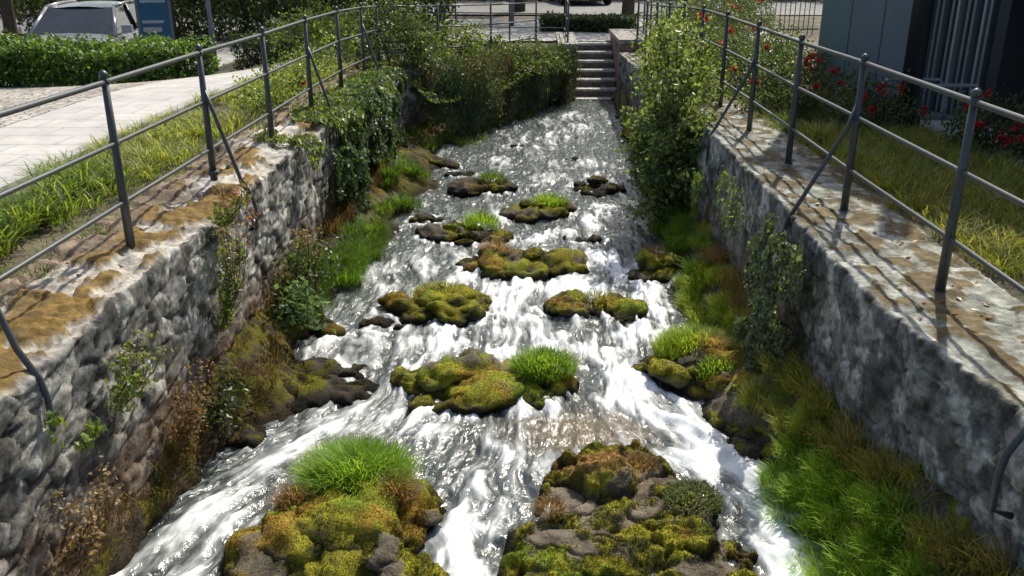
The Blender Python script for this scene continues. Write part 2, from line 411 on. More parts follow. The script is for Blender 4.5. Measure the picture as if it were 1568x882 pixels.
# ------------------------------------------------------------------ rocks
def ico(n):
    bm=bmesh.new();bmesh.ops.create_icosphere(bm,subdivisions=n,radius=1)
    V=np.array([v.co[:] for v in bm.verts]);F=np.array([[v.index for v in f.verts] for f in bm.faces]);bm.free();return V,F
ICO={n:ico(n) for n in (2,3,4,5)}
MY=np.array([.35,.33,.03]);MO=np.array([.33,.20,.035]);MD=np.array([.06,.065,.018]);MG=np.array([.2,.27,.025]);RK=np.array([.15,.13,.095]);WET=np.array([.035,.03,.02])
def mosscol(P,nz,tone,rocky,s):
    x,y,z=P.T
    a_=fbm(x*3.2,y*3.2,z*3.2,s);b_=fbm(x*11,y*11,z*11,s+3,5);c_=fbm(x*4,y*4,z*4,s+7)
    C=mixc(MD,MY,sst(.36,.64,b_+.1*nz))
    o_=(sst(.62-.14*tone,.70-.14*tone,a_+.15*(b_-.5))*.8)[:,None];C=C*(1-o_)+MO*o_*(.5+b_[:,None])
    t=sst(.58,.68,c_)[:,None]*.8;C=C*(1-t)+MG*t
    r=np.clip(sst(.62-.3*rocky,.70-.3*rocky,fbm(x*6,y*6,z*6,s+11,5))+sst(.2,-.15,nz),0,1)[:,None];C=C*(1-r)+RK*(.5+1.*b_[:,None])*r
    w=sst(WZ+.09,WZ+.02,z+.06*(b_-.5))[:,None];C=C*(1-w)+WET*w
    return C,(1-r[:,0])*(1-w[:,0])
def addfuzz(fz,P,F,Nn,C,mo,n,fl):
    A_,B_,D_=P[F[:,0]],P[F[:,1]],P[F[:,2]]
    ar=np.linalg.norm(np.cross(B_-A_,D_-A_),axis=1)*(mo[F[:,0]]>.35)*(Nn[F[:,0],2]>-.15)*(A_[:,2]>WZ+.015)
    if ar.sum()<=0 or n<=0: return
    k=RNG.choice(len(F),n,p=ar/ar.sum());r1=RNG.uniform(size=(n,1));r2=RNG.uniform(size=(n,1));f=r1+r2>1;r1=np.where(f,1-r1,r1);r2=np.where(f,1-r2,r2)
    pp=A_[k]*(1-r1-r2)+B_[k]*r1+D_[k]*r2
    up=Nn[F[k,0]]+RNG.normal(size=(n,3))*.45+np.array([0,0,.25]);up/=np.linalg.norm(up,axis=1)[:,None]
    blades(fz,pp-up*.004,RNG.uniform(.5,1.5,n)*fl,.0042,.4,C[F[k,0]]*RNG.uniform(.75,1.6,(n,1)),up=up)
def lump(acc,fz,c,r,seed,sub=4,boxy=0,amp=.3,tone=.5,rocky=.2,fuzz=0,rot=0,fl=.013):
    V,F=ICO[sub];D=V.copy()
    if boxy>0:
        Vb=np.sign(V)*np.abs(V)**(1-.55*boxy);D=Vb
    ca,sa=math.cos(rot),math.sin(rot)
    P=D*np.array(r);P=np.stack([P[:,0]*ca-P[:,1]*sa,P[:,0]*sa+P[:,1]*ca,P[:,2]],1)+np.array(c)
    m=min(r[0],r[1])
    d=amp*m*((fbm(P[:,0]*5,P[:,1]*5,P[:,2]*5,seed)-.5)*1.9)+.10*(fbm(P[:,0]*12,P[:,1]*12,P[:,2]*12,5)-.5)*min(1,m/.12)
    d+=.04*(fbm(P[:,0]*32,P[:,1]*32,P[:,2]*32,seed+6,o=3)-.5)
    Nn=V/np.array(r);Nn=np.stack([Nn[:,0]*ca-Nn[:,1]*sa,Nn[:,0]*sa+Nn[:,1]*ca,Nn[:,2]],1);Nn/=np.linalg.norm(Nn,axis=1)[:,None]
    P=P+Nn*d[:,None]
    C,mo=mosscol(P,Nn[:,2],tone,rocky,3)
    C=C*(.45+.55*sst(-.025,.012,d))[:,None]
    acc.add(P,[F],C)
    if fuzz and fz is not None: addfuzz(fz,P,F,Nn,C,mo,int(fuzz),fl)
ISL=[]
def tuft(acc,c,r,n,L,W,cols,k=(.3,.9),zj=.02,out=.8):
    a_=RNG.uniform(0,2*math.pi,n);q=np.sqrt(RNG.uniform(0,1,n))
    P=np.stack([c[0]+np.cos(a_)*q*r[0],c[1]+np.sin(a_)*q*r[1],c[2]+(1-q*q)*r[2]+RNG.uniform(-zj,zj,n)],1)
    cols=np.array(cols);t=RNG.uniform(0,len(cols)-1.001,n);i=t.astype(int);f=(t-i)[:,None]
    C=(cols[i]*(1-f)+cols[i+1]*f)*RNG.uniform(.75,1.25,(n,1))
    phi=np.where(RNG.uniform(0,1,n)<out,a_+RNG.normal(size=n)*.6,RNG.uniform(0,6.28,n))
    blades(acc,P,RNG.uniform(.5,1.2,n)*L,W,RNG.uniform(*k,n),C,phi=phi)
GB=[(.13,.25,.03),(.22,.37,.045),(.33,.42,.08)]
GD=[(.045,.10,.015),(.09,.17,.025),(.16,.24,.04)]
GY=[(.22,.3,.035),(.33,.37,.07),(.36,.3,.14)]
GR=[(.25,.15,.08),(.33,.22,.13),(.2,.16,.06)]
def island(cx,cy,rx,ry,h,n,seed,tone=.5,rocky=.2,fuzz=2500,grass=None,sub=4,boxy=.3,water=True,dim=1.):
    a=Acc();f=Acc();rnd=random.Random(seed);zb=WZ
    rot=rnd.uniform(-.25,.25)
    lump(a,f,(cx,cy,zb-.12),(rx*.8,ry*.86,.12+h*.5),seed,sub,0,.45,tone,rocky,fuzz,rot)
    for i in range(n):
        t=i*2.4+rnd.random()*1.5;q=math.sqrt((i+.5)/n)*rnd.uniform(.8,1.)
        x=cx+math.cos(t)*q*rx;y=cy+math.sin(t)*q*ry;s=rnd.uniform(.1,.36)*min(1,(rx+ry)/2/.45)*(1.1-.3*q)
        s=min(s,.21)
        top=h*(1-.6*q*q)*rnd.uniform(.5,1.2)
        lump(a,f,(x,y,zb+top-s*.42),(s*rnd.uniform(.9,1.6),s*rnd.uniform(.65,1.1),s*.44),seed+i*3,sub if s>.1 else 3,boxy,.45,tone,rocky,int(fuzz*.5),rnd.uniform(0,3))
    if water: ISL.append((cx,cy,rx,ry))
    o=a.build('mossy_rock',M_moss,dim=dim)
    if f.n: f.build('moss_tufts',M_moss,parent=o,dim=dim)
    if grass:
        ga=Acc()
        for (gx,gy,gr,gn,gl,cols) in grass:
            tuft(ga,(cx+gx,cy+gy,zb+h*.5),(gr,gr*.8,h*.45),gn,gl,.006,cols)
        ga.build('grass_tuft',M_grass,parent=o)
island(-.93,3.68,.46,.52,.22,24,100,.75,.08,4200,[(.0,.36,.28,4800,.17,GB),(.22,.2,.1,600,.12,GR),(-.27,.12,.1,400,.1,GR)],sub=4)
island(-.30,5.45,.60,.25,.17,13,140,.7,.15,2300,[(.38,.06,.22,2200,.11,GB)])
island(-.83,6.85,.48,.25,.15,11,160,.4,.15,1900,[(.05,.1,.25,700,.07,GY)],dim=.9)
island(-1.2,6.45,.22,.14,.06,4,170,.1,.7,500,dim=.5)
island(.50,6.85,.46,.2,.11,9,180,.5,.25,1700,[(.05,.05,.2,300,.06,GY)])
island(-.10,7.95,.60,.27,.16,12,200,.5,.35,1500,[(-.25,.1,.15,400,.12,GR)],dim=.9)
island(-.74,8.8,.44,.24,.16,8,220,.3,.5,1200,[(.2,.15,.2,900,.13,GB)],dim=.8)
island(.55,8.75,.22,.13,.06,3,240,.1,.6,400,dim=.7)
island(.08,9.75,.36,.25,.13,7,260,.1,.4,900,[(.1,.1,.2,900,.12,GB)],dim=.7)
island(-.62,10.8,.37,.24,.15,7,280,.1,.7,500,[(.1,.1,.2,500,.12,GD)],dim=.55)
island(.74,10.9,.33,.22,.15,6,300,.1,.7,400,dim=.5)
for i,(x,y,s) in enumerate([(.55,12.5,.08),(-.3,13.4,.12),(-.95,11.6,.15)]):
    island(x,y,s*1.4,s,.05,2,400+i*9,.1,.8,100,sub=3,dim=.5)
# apron of old irregular slabs, moss grown (bottom centre)
def apron():
    x=np.arange(-.35,1.4,.0085);y=np.arange(2.6,4.95,.0085);X,Y=np.meshgrid(x,y,indexing='ij')
    wx=X+.16*(fbm(X*4,Y*4,s=201)-.5)*2+.25*(Y-3.7)*.3;wy=Y+.12*(fbm(X*4,Y*4,s=202)-.5)*2+.12*X
    f1,f2,c=worley(wx/.30,wy/.19,205,.95);e=f2-f1
    q=np.hypot((X-.50)/.66,(Y-3.72)/.92)+.34*(fbm(X*3,Y*3,s=203)-.5)*2+.06*(c-.5)
    env=sst(1.04,.86,q)
    fine=fbm(X*14,Y*14,s=204,o=5);f3=fbm(X*40,Y*40,s=206,o=3)
    dome=sst(0.,.16,e)
    bare=((c<.42)&(q<.8)).astype(float)
    moss=1-bare*sst(.62,.46,fbm(X*7,Y*7,s=210,o=5))
    cushion=fbm(X*8,Y*8,s=212,o=3)
    hgt=-.16+env*(.20)+env*(.025*dome+.085*(c-.45)+.09*(fbm(X*3,Y*3,s=207)-.5))+(.055*(fine-.5)+.014*(f3-.5))*(.6+.7*moss)+env*moss*.13*(cushion-.42)
    cl=np.exp(-(((X-.40)/.18)**2+((Y-4.28)/.12)**2)**1.5);hgt+=.05*cl*(.5+cushion)
    P=np.stack([X,Y,WZ+hgt],-1).reshape(-1,3)
    C,mo=mosscol(P,np.full(len(P),.8),.35,.0,3)
    C=C.reshape(*X.shape,3);m=moss[...,None]
    rock=np.array([.20,.17,.125])*(.35+1.25*fine)[...,None]
    C=C*m+rock*(1-m)
    oc=np.clip(cl*1.4,0,1)[...,None];C=C*(1-oc)+oc*np.array([.40,.24,.08])*(.3+1.3*fine)[...,None]
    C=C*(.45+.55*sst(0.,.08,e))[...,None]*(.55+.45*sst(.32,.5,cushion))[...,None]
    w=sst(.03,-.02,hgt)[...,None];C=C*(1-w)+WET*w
    gx=np.gradient(hgt,.0085,axis=0);gy=np.gradient(hgt,.0085,axis=1);Nn=np.stack([-gx,-gy,np.ones_like(gx)],-1);Nn/=np.linalg.norm(Nn,axis=-1)[...,None]
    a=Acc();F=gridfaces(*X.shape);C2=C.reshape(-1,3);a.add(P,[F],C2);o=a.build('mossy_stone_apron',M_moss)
    fz=Acc();T=np.concatenate([F[:,:3],F[:,[0,2,3]]]);ok=(moss.ravel()*(hgt.ravel()>.03)*(e.ravel()>.03)).astype(float)
    addfuzz(fz,P,T,Nn.reshape(-1,3),C2,ok,50000,.012);fz.build('moss_tufts',M_moss,parent=o)
    ga=Acc();tuft(ga,(.86,4.0,WZ+.08),(.15,.15,.04),1300,.045,.008,[(.12,.15,.06),(.2,.24,.11)]);tuft(ga,(.62,4.38,WZ+.05),(.1,.08,.03),500,.06,.005,GR);tuft(ga,(.1,3.9,WZ+.08),(.08,.08,.03),400,.05,.005,GR)
    ga.build('leafy_weed',M_grass,parent=o)
apron();ISL.append((.50,3.72,.66,.9))

# ------------------------------------------------------------------ banks
LBW=[(0,.06),(3.4,.06),(4,.16),(4.6,.3),(5.1,.6),(5.6,.58),(6.0,.36),(6.8,.42),(7.6,.55),(8.5,.62),(10,.78),(11.5,.85),(14,.75),(16,.5),(18.5,.3)]
RBW=[(0,.42),(3.2,.42),(3.9,.36),(4.4,.42),(5,.55),(5.8,.5),(6.4,.34),(7.2,.42),(8,.45),(9.2,.36),(12,.32),(16,.2),(18.5,.1)]
LBH=[(0,.25),(4,.28),(5,.25),(6,.32),(8,.3),(12,.3),(18.5,.2)]
RBH=[(0,.68),(3.3,.64),(4.4,.5),(5.5,.4),(6.5,.35),(9,.4),(18,.3)]
def bankpt(side,u,t):
    pts=LP if side=='L' else RP
    p,d,_=polypath(pts,u);n=np.stack([d[:,1],-d[:,0]],-1)*(1 if side=='L' else -1)
    yy=u+.3;w=lerp(yy,LBW if side=='L' else RBW);h=lerp(yy,LBH if side=='L' else RBH)
    nn=fbm(u*3.1,t*1.2,s=21)
    w=w*(.75+.5*vn(u*2.3,u*0+4,s=9))
    z=WZ-.12+(h+.12)*np.clip(1-t,0,1)**.85*(.75+.5*nn)
    return np.stack([p[:,0]+n[:,0]*w*t,p[:,1]+n[:,1]*w*t,z],-1)
def bank(side):
    Lm=polypath(LP if side=='L' else RP,np.array([0.]))[2]
    u=np.linspace(0,Lm,1000);t=np.linspace(-.1,1.05,40);U,T=np.meshgrid(u,t,indexing='ij')
    P=bankpt(side,U.ravel(),np.clip(T.ravel(),0,1.05))
    P[:,2]+=.13*(fbm(P[:,0]*7,P[:,1]*7,s=31)-.5)+.06*(fbm(P[:,0]*25,P[:,1]*25,s=33)-.5);P[:,0]+=.10*(fbm(P[:,1]*8,P[:,2]*8,s=35)-.5)
    C,_=mosscol(P,np.full(len(P),.6),.2,.4,41)
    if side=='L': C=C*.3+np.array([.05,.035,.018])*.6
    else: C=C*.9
    a=Acc();fc=gridfaces(*U.shape)
    if side=='R': fc=fc[:,::-1]
    a.add(P,[fc],C);return a.build('mossy_bank',M_moss)
bank('L');bank('R')
def bank_grass(name,side,specs):
    ga=Acc()
    for (u0,u1,t0,t1,nt_,nb,L,cols,rr) in specs:
        u=RNG.uniform(u0,u1,nt_)-.3;t=RNG.uniform(t0,t1,nt_);P=bankpt(side,u,t)
        for p in P: tuft(ga,(p[0],p[1],p[2]),(rr,rr,rr*.35),nb,L*RNG.uniform(.7,1.2),.006,cols,k=(.4,1.0))
    return ga.build(name,M_grass)
BR=[(.06,.05,.025),(.19,.11,.055),(.1,.1,.035)]
LIME=[(.17,.32,.03),(.27,.44,.05),(.38,.47,.09)]
bank_grass('bank_grass','L',[(6.1,7.2,.2,.8,8,520,.19,GD,.14),(7.0,8.8,.3,.8,11,520,.19,GD,.16),(7.2,8.6,.5,.85,7,450,.15,[(.09,.18,.02),(.16,.28,.04)],.15),(9.2,11.5,.3,.8,12,350,.16,GD,.14),(2.5,6,0,.5,34,80,.11,BR,.10),(6,12,0,.2,35,110,.18,BR,.12),(11,17,.0,.9,24,150,.15,GD,.14)])
bank_grass('bank_grass','R',[(2.2,4.4,.25,.95,52,400,.11,LIME,.14),(2.4,4.6,.0,.25,24,170,.13,GR+GY,.12),(4.3,5.0,.05,.5,10,350,.12,GY,.12),(5.9,7.4,.2,.85,22,430,.13,[(.24,.34,.03),(.38,.44,.07)],.13),(5.5,7.8,.0,.25,12,150,.16,GR,.12),(7.4,9,.2,.8,10,400,.15,GB,.13),(9,13,.1,.9,14,250,.15,GD,.13)])
island(1.20,5.55,.38,.33,.23,12,600,.1,.05,2200,[(-.05,.2,.28,3000,.12,[(.2,.31,.03),(.34,.42,.06)]),(.05,.12,.12,900,.13,GR),(.08,-.12,.2,1000,.06,GB)])
island(1.36,4.8,.3,.2,.12,8,620,.3,.3,900)
island(1.12,7.75,.22,.25,.18,6,640,.3,.5,900,[(.0,.1,.12,300,.12,GR)])
island(-1.55,5.45,.40,.26,.10,12,660,.0,.6,1000,dim=.42)
for i,(x,y) in enumerate([(-1.65,6.3),(-1.2,9.4),(-1.25,12.1),(1.45,11.5),(1.5,4.3),(-1.85,4.7)]):
    island(x,y,.2,.17,.09,4,700+i*7,.1,.6,250,sub=3,dim=.5)

# ------------------------------------------------------------------ water
xs=np.arange(-2.1,2.05,.013);yl=[.6]
while yl[-1]<18.7: yl.append(yl[-1]+.011*(1+yl[-1]/5))
yv=np.array(yl);X,Y=np.meshgrid(xs,yv,indexing='ij')
spread=1+.85*sst(5.5,3.5,Y)
S=X/spread
wx=.34*(fbm(S*1.8,Y*1.0,s=61)-.5);wy=.3*(fbm(S*2,Y*1.2,s=62)-.5)
Sw=S+wx;Yw=Y+wy
def seg(p,q,r,amp):
    p=np.array(p);q=np.array(q);d=q-p;t=np.clip(((X-p[0])*d[0]+(Y-p[1])*d[1])/(d@d),0,1)
    dd=np.hypot(X-p[0]-t*d[0],Y-p[1]-t*d[1]);return amp*np.exp(-(dd/r)**2)
mask=.17*sst(9.5,7.5,Y)*sst(3.2,4.6,Y+.6*X+.4)+.10
for p,q,r,am in [((-.42,4.5),(-.38,3.9),.18,1.),((-.38,3.9),(-.15,3.1),.28,1.15),((-.15,3.2),(-.1,2.4),.4,1.1),
   ((.5,5.25),(1.0,4.78),.13,1.),((1.0,4.78),(1.33,4.25),.16,1.05),((1.33,4.25),(1.38,3.2),.2,1.25),((1.38,3.3),(1.2,2.2),.3,1.2),
   ((-.75,5.05),(.1,5.1),.16,.62),((-.6,4.8),(.0,4.5),.2,.6),((-.9,5.7),(-.6,5.1),.15,.7),((-.8,6.15),(-.2,5.95),.17,.68),((-.8,6.4),(.2,6.3),.17,.45),
   ((.5,6.1),(1.05,6.5),.2,.95),((.5,5.95),(.6,5.3),.18,.65),((1.05,6.5),(1.0,7.3),.17,1.),((.95,7.3),(.7,8.3),.17,.85),((-.05,7.3),(.5,7.4),.22,1.),((-.4,6.6),(-.1,7.4),.22,.7),((.1,5.9),(.0,6.6),.14,.6),
   ((-.6,7.6),(-.3,7.2),.16,.5),((.6,9.2),(.8,10),.2,.55),((-.3,8.6),(.3,9.0),.22,.45),((-1.6,4.2),(-2.0,3.3),.14,.5),((-1.1,5.1),(-1.6,4.3),.12,.42),((-1.5,3.9),(-1.7,3.2),.1,.4),((-1.0,11),(1,11.5),.4,.28),((-.9,9),(-.2,9.8),.3,.35),((0,13.5),(1,16),.8,.28),((-.5,12.5),(.8,12.2),.4,.26)]:
    mask=np.maximum(mask,seg(p,q,r,am))
ring=np.zeros_like(X)
for (cx,cy,rx,ry) in ISL:
    d=np.hypot((X-cx)/rx,(Y-cy)/ry);ring=np.maximum(ring,np.exp(-((d-1.05)/.13)**2)*.4*np.where(Y<cy,1,.6))
mask=np.maximum(mask,mask*.7+ring)
pool=np.exp(-(((X-.33)/.38)**2+((Y-4.85)/.22)**2));mask*=1-.85*pool
n1=fbm(Sw*8,Yw*1.8,s=63,o=4);n2=fbm(Sw*24,Yw*4,s=64,o=3);n3=fbm(Sw*5,Yw*4.0,s=65,o=4);n4=fbm(Sw*50,Yw*10,s=66,o=2);n5=fbm(X*8,Y*6,s=69,o=4)
turb=.4+.7*np.clip(mask,0,1)
ridge=1-np.abs(2*n3-1)
Z=WZ+turb*(.11*(n1-.5)+.055*(n2-.5)+.05*(ridge-.6)+.05*(n5-.5))+.016*(n4-.5)*(.6+turb)+.022*(fbm(X*14,Y*14,s=67,o=3)-.5)
Z+=.035*np.clip(mask,0,1)
foam=np.clip(mask*1.08+(n1-.5)*1.9*(.24+mask)+(n2-.5)*1.6*(.2+mask)+(n5-.5)*1.1*(.14+mask)+(ridge-.7)*.5*mask-.19,0,1)
a=Acc();a.add(np.stack([X,Y,Z],-1),[gridfaces(*X.shape)[:,:]],np.stack([foam,np.clip(mask,0,1),pool],-1).reshape(-1,3))
def water_mat():
    m,nt,out=newmat('rushing_water');at=N(nt,'ShaderNodeAttribute',attribute_name='Col');fa=N(nt,'ShaderNodeAttribute',attribute_name='Flow')
    sp=N(nt,'ShaderNodeSeparateColor');nt.links.new(at.outputs['Color'],sp.inputs[0])
    mp=N(nt,'ShaderNodeMapping');mp.inputs['Scale'].default_value=(50,8,1);nt.links.new(fa.outputs['Vector'],mp.inputs['Vector'])
    n=N(nt,'ShaderNodeTexNoise',Scale=1.,Detail=8.,Roughness=.6,Distortion=.7);nt.links.new(mp.outputs[0],n.inputs['Vector'])
    ad=N(nt,'ShaderNodeMath',operation='MULTIPLY_ADD');nt.links.new(n.outputs['Fac'],ad.inputs[0]);ad.inputs[1].default_value=.8
    nt.links.new(sp.outputs[0],ad.inputs[2])
    f=ramp(nt,ad.outputs[0],[(.40,0.),(.66,.26),(.96,.92)])
    wcol=ramp(nt,sp.outputs[2],[(0.,(.06,.073,.070)),(.7,(.14,.11,.07))])
    w=N(nt,'ShaderNodeBsdfPrincipled',Roughness=.16);w.inputs['IOR'].default_value=1.33;w.inputs['Specular IOR Level'].default_value=.8;nt.links.new(wcol,w.inputs['Base Color'])
    mp2=N(nt,'ShaderNodeMapping');mp2.inputs['Scale'].default_value=(30,13,1);nt.links.new(fa.outputs['Vector'],mp2.inputs['Vector'])
    nb=N(nt,'ShaderNodeTexNoise',Scale=1.,Detail=5.,Distortion=.8);nt.links.new(mp2.outputs[0],nb.inputs['Vector'])
    b=N(nt,'ShaderNodeBump',Strength=.6,Distance=.03);nt.links.new(nb.outputs['Fac'],b.inputs['Height']);nt.links.new(b.outputs[0],w.inputs['Normal'])
    fo=N(nt,'ShaderNodeBsdfPrincipled',Roughness=.6);fo.inputs['Base Color'].default_value=(.82,.86,.88,1)
    mx=N(nt,'ShaderNodeMixShader');nt.links.new(f,mx.inputs[0]);nt.links.new(w.outputs[0],mx.inputs[1]);nt.links.new(fo.outputs[0],mx.inputs[2]);nt.links.new(mx.outputs[0],out.inputs[0]);return m
wo=a.build('stream_water',water_mat())
fa=wo.data.attributes.new('Flow','FLOAT_VECTOR','POINT');fa.data.foreach_set('vector',np.stack([Sw,Yw,np.zeros_like(Sw)],-1).astype(np.float32).ravel())

# ------------------------------------------------------------------ vegetation
def pal(cols,n):
    cols=np.array(cols);t=RNG.uniform(0,len(cols)-1.001,n);i=t.astype(int);f=(t-i)[:,None]
    return (cols[i]*(1-f)+cols[i+1]*f)*RNG.uniform(.75,1.25,(n,1))
IVY=[(.03,.06,.02),(.055,.11,.03),(.11,.17,.05)]
LG=[(.08,.13,.025),(.14,.2,.04),(.24,.3,.08)]
DK=[(.028,.05,.018),(.05,.08,.03),(.09,.12,.045)]
def shrub(name,c,r,ncl,nl,size,cols,stems=8,flowers=None,droop=.2,sig=.09,base=None,wisps=0):
    a=Acc();c=np.array(c);r=np.array(r)
    D=RNG.normal(size=(ncl,3));D/=np.linalg.norm(D,axis=1)[:,None];q=RNG.uniform(.3,1.1,ncl)**.6
    K=c+D*q[:,None]*r*(.7+.6*RNG.uniform(size=(ncl,1)))
    bp=c-np.array([0,0,r[2]]) if base is None else np.array(base)
    for k in K[:stems]:
        mid=(bp+k)/2+RNG.normal(size=3)*.06
        tube(a,[bp+RNG.normal(size=3)*.04,mid,k],[.014,.009,.004],(.09,.065,.04),5,m=1)
    P=np.repeat(K,nl,0)+RNG.normal(size=(ncl*nl,3))*sig
    shade=np.repeat(RNG.uniform(.65,1.35,ncl),nl)[:,None]
    leaves(a,P,RNG.uniform(.6,1.25,len(P))*size,pal(cols,len(P))*shade,droop=droop)
    for i in range(wisps):
        d=RNG.normal(size=3);d[2]=abs(d[2])*.7+.1;d/=np.linalg.norm(d);s0=c+d*r*.6;s1=c+d*r*RNG.uniform(1.3,1.7);mid=(s0+s1)/2+np.array([0,0,.06])
        tube(a,[s0,mid,s1],[.005,.004,.002],(.12,.09,.05),5,m=1);t=RNG.uniform(0,1,16)[:,None];leaves(a,s0*(1-t)+s1*t+RNG.normal(size=(16,3))*.03+np.array([0,0,.04])*4*t*(1-t),size*.85,pal(cols[-2:],16)*1.2)
    if flowers:
        nf,fs,fc=flowers
        D=RNG.normal(size=(nf,3));D[:,2]=abs(D[:,2])+.2;D[:,1]-=.6;D/=np.linalg.norm(D,axis=1)[:,None]
        FP=c+D*r*1.08
        for p in FP:
            fs_=fs*RNG.uniform(.6,1.1);pp=p+RNG.normal(size=(20,3))*fs_*.33;leaves(a,pp,fs_*.75,np.array(fc)*RNG.uniform(.6,1.2,(20,1)),asp=1.,m=2)
    return a.build(name,[M_leaf,M_bark,M_petal],False)
def face_ivy(name,side,u0,u1,z0,z1,n,size,cols,seed,thr=.45,over=True,th=.12):
    a=Acc();u=RNG.uniform(u0,u1,n*3)-.3;z=RNG.uniform(z0,z1,n*3)
    edge=np.minimum(1,np.minimum((u+.3-u0),(u1-u-.3))/(.25*(u1-u0)))*np.where(z<z0+(z1-z0)*.4,(z-z0)/((z1-z0)*.4),1)
    k=(fbm(u*2.2,z*2.2,s=seed)+.25*(edge-1))>thr;u=u[k][:n];z=z[k][:n]
    if len(u)==0: return None
    p,d,_=polypath(LP if side=='L' else RP,u);nn=np.stack([d[:,1],-d[:,0]],-1)*(1 if side=='L' else -1)
    off=.04+th*fbm(u*5,z*5,s=seed+1)+RNG.uniform(0,.05,len(u))
    ov=np.maximum(0,z) 
    P=np.stack([p[:,0]+nn[:,0]*(off-ov*1.2),p[:,1]+nn[:,1]*(off-ov*1.2),np.minimum(z,.04+.1*fbm(u*4,z*4,s=seed+2))],-1)
    Nn=np.concatenate([nn,np.full((len(u),1),.3)],1)
    leaves(a,P,RNG.uniform(.6,1.25,len(u))*size,pal(cols,len(u)),N=Nn,droop=.8,asp=.85)
    return a.build(name,M_leaf,False)
face_ivy('ivy','L',8.0,12.6,-1.05,.3,13000,.055,IVY,81,.36,th=.25)
face_ivy('ivy','L',7.4,13.5,-.25,.45,7000,.05,LG,82,.39,th=.2)
face_ivy('ivy','R',4.75,5.75,-1.0,.02,5200,.035,[(.05,.08,.035),(.1,.14,.07),(.2,.25,.14)],85,.3,th=.28)
face_ivy('ivy','R',7.4,13,-1.0,.1,5000,.045,LG,87,.46,th=.2)
face_ivy('wall_weeds','R',6.0,7.4,-.6,-.05,350,.035,LG,88,.42)
face_ivy('wall_weeds','L',3.0,4.0,-.5,-.1,400,.045,LG,89,.4,th=.15)
# trailing evergreen over the bend wall: hanging sprays
a=Acc();ns_=2900;u=RNG.uniform(13.3,18.2,ns_);z0_=RNG.uniform(-.7,.18,ns_)
kk=fbm(u*1.6,z0_*1.1,s=97)+.2*sst(-.7,.1,z0_)>.42;u=u[kk];z0_=z0_[kk];ns_=len(u)
p,d,_=polypath(LP,u);nn=np.stack([d[:,1],-d[:,0]],-1);bul=.02+1.0*np.clip(fbm(u*1.3,z0_*1.8,s=91)-.25,0,1)*sst(-1.3,-.1,z0_)
tone_=fbm(u*2.1,z0_*3,s=94)
for kk in range(16):
    t=kk/15.;dr=.5*t*(.5+.9*_h(np.arange(ns_),np.arange(ns_)*0,np.arange(ns_)*0,7))
    sw=.2*t*(1-t*.4)
    P=np.stack([p[:,0]+nn[:,0]*(bul+sw)+RNG.normal(size=ns_)*.035,p[:,1]+nn[:,1]*(bul+sw)+RNG.normal(size=ns_)*.035-.12*t,np.maximum(z0_-dr,-1.12)+g(p[:,0],p[:,1])*.7+RNG.normal(size=ns_)*.015],-1)
    big=fbm(u*1.1,z0_*2,s=93)
    cc=pal(DK,ns_)*(.5+1.2*big)[:,None]*np.array([1.2,1.25,1.5]);br=(sst(.56,.64,tone_)*.7)[:,None];cc=cc*(1-br)+np.array([.13,.09,.05])*br
    leaves(a,P,RNG.uniform(.03,.075,ns_),cc,N=np.concatenate([nn,np.full((ns_,1),.2)],1),droop=1.8,asp=.3)
n=11000;u=RNG.uniform(12.9,18,n);o=RNG.uniform(-.55,.8,n);p,d,_=polypath(LP,u);nn=np.stack([d[:,1],-d[:,0]],-1)
P=np.stack([p[:,0]-nn[:,0]*o,p[:,1]-nn[:,1]*o,-.06+1.3*np.clip(fbm(u*1.5,o*2.5,s=95)-.36,0,1)*RNG.uniform(.4,1,n)+g(p[:,0],p[:,1])-.35*sst(.05,-.55,o)],-1)
leaves(a,P,RNG.uniform(.035,.075,n),pal(DK+LG,n)*.9,asp=.5);a.build('trailing_shrub',M_leaf,False)
shrub('wall_bush',(-2.15,13.9,.3),(.65,.8,.7),80,75,.06,DK+LG[:1],10,wisps=16)
shrub('wall_bush',(-1.4,15.6,.05),(.6,.6,.4),40,75,.06,DK+LG,8,wisps=14)
shrub('wall_bush',(-3.6,16.2,.1),(.9,.8,.6),70,70,.06,LG,8)
TS=[(.06,.10,.035),(.11,.16,.06),(.22,.28,.10)]
shrub('tall_shrub',(1.40,9.1,-.25),(.33,.48,.92),92,52,.068,TS,34,sig=.07,base=(1.45,9.2,-1.1),wisps=34)
shrub('tall_shrub',(1.78,10.5,.05),(.38,.7,.7),55,60,.06,LG,20,base=(1.6,10.3,-1),wisps=18)
shrub('tall_shrub',(1.95,12.4,.1),(.38,.8,.55),45,60,.06,IVY+LG[:1],14,base=(1.9,12.3,-.05),wisps=12)
shrub('tall_shrub',(2.2,14.8,.1),(.4,.8,.55),45,60,.06,LG,12,base=(2.1,14.8,-.1),wisps=8)
# rose bushes
RED=(.5,.02,.03)
for i,(x,y,r,z,fl) in enumerate([(2.75,9.6,.55,.2,8),(2.85,11,.6,.22,6),(3.0,12.6,.7,.25,5),(2.7,14.2,.7,.3,4),(3.0,16.3,.9,.35,4),(3.25,8.55,.4,.14,7),(3.85,7.55,.42,.16,9),(4.05,6.9,.35,.12,6),(3.3,18.6,1,.35,3),(4.2,20,1.1,.35,3)]):
    shrub('rose_bush',(x,y,z),(r,r*.9,.26+.12*r),int(70*r/.5),55,.042,DK+[(.08,.13,.04)],10,flowers=(fl,.06,RED),sig=.07)
for i,(x,y) in enumerate([(-2.75,9.5),(-2.9,10.8),(-3.0,12.2)]):
    shrub('rose_bush',(x,y,.14),(.32,.5,.2),30,50,.04,LG,8,flowers=(2,.035,(.5,.03,.04)),sig=.07)
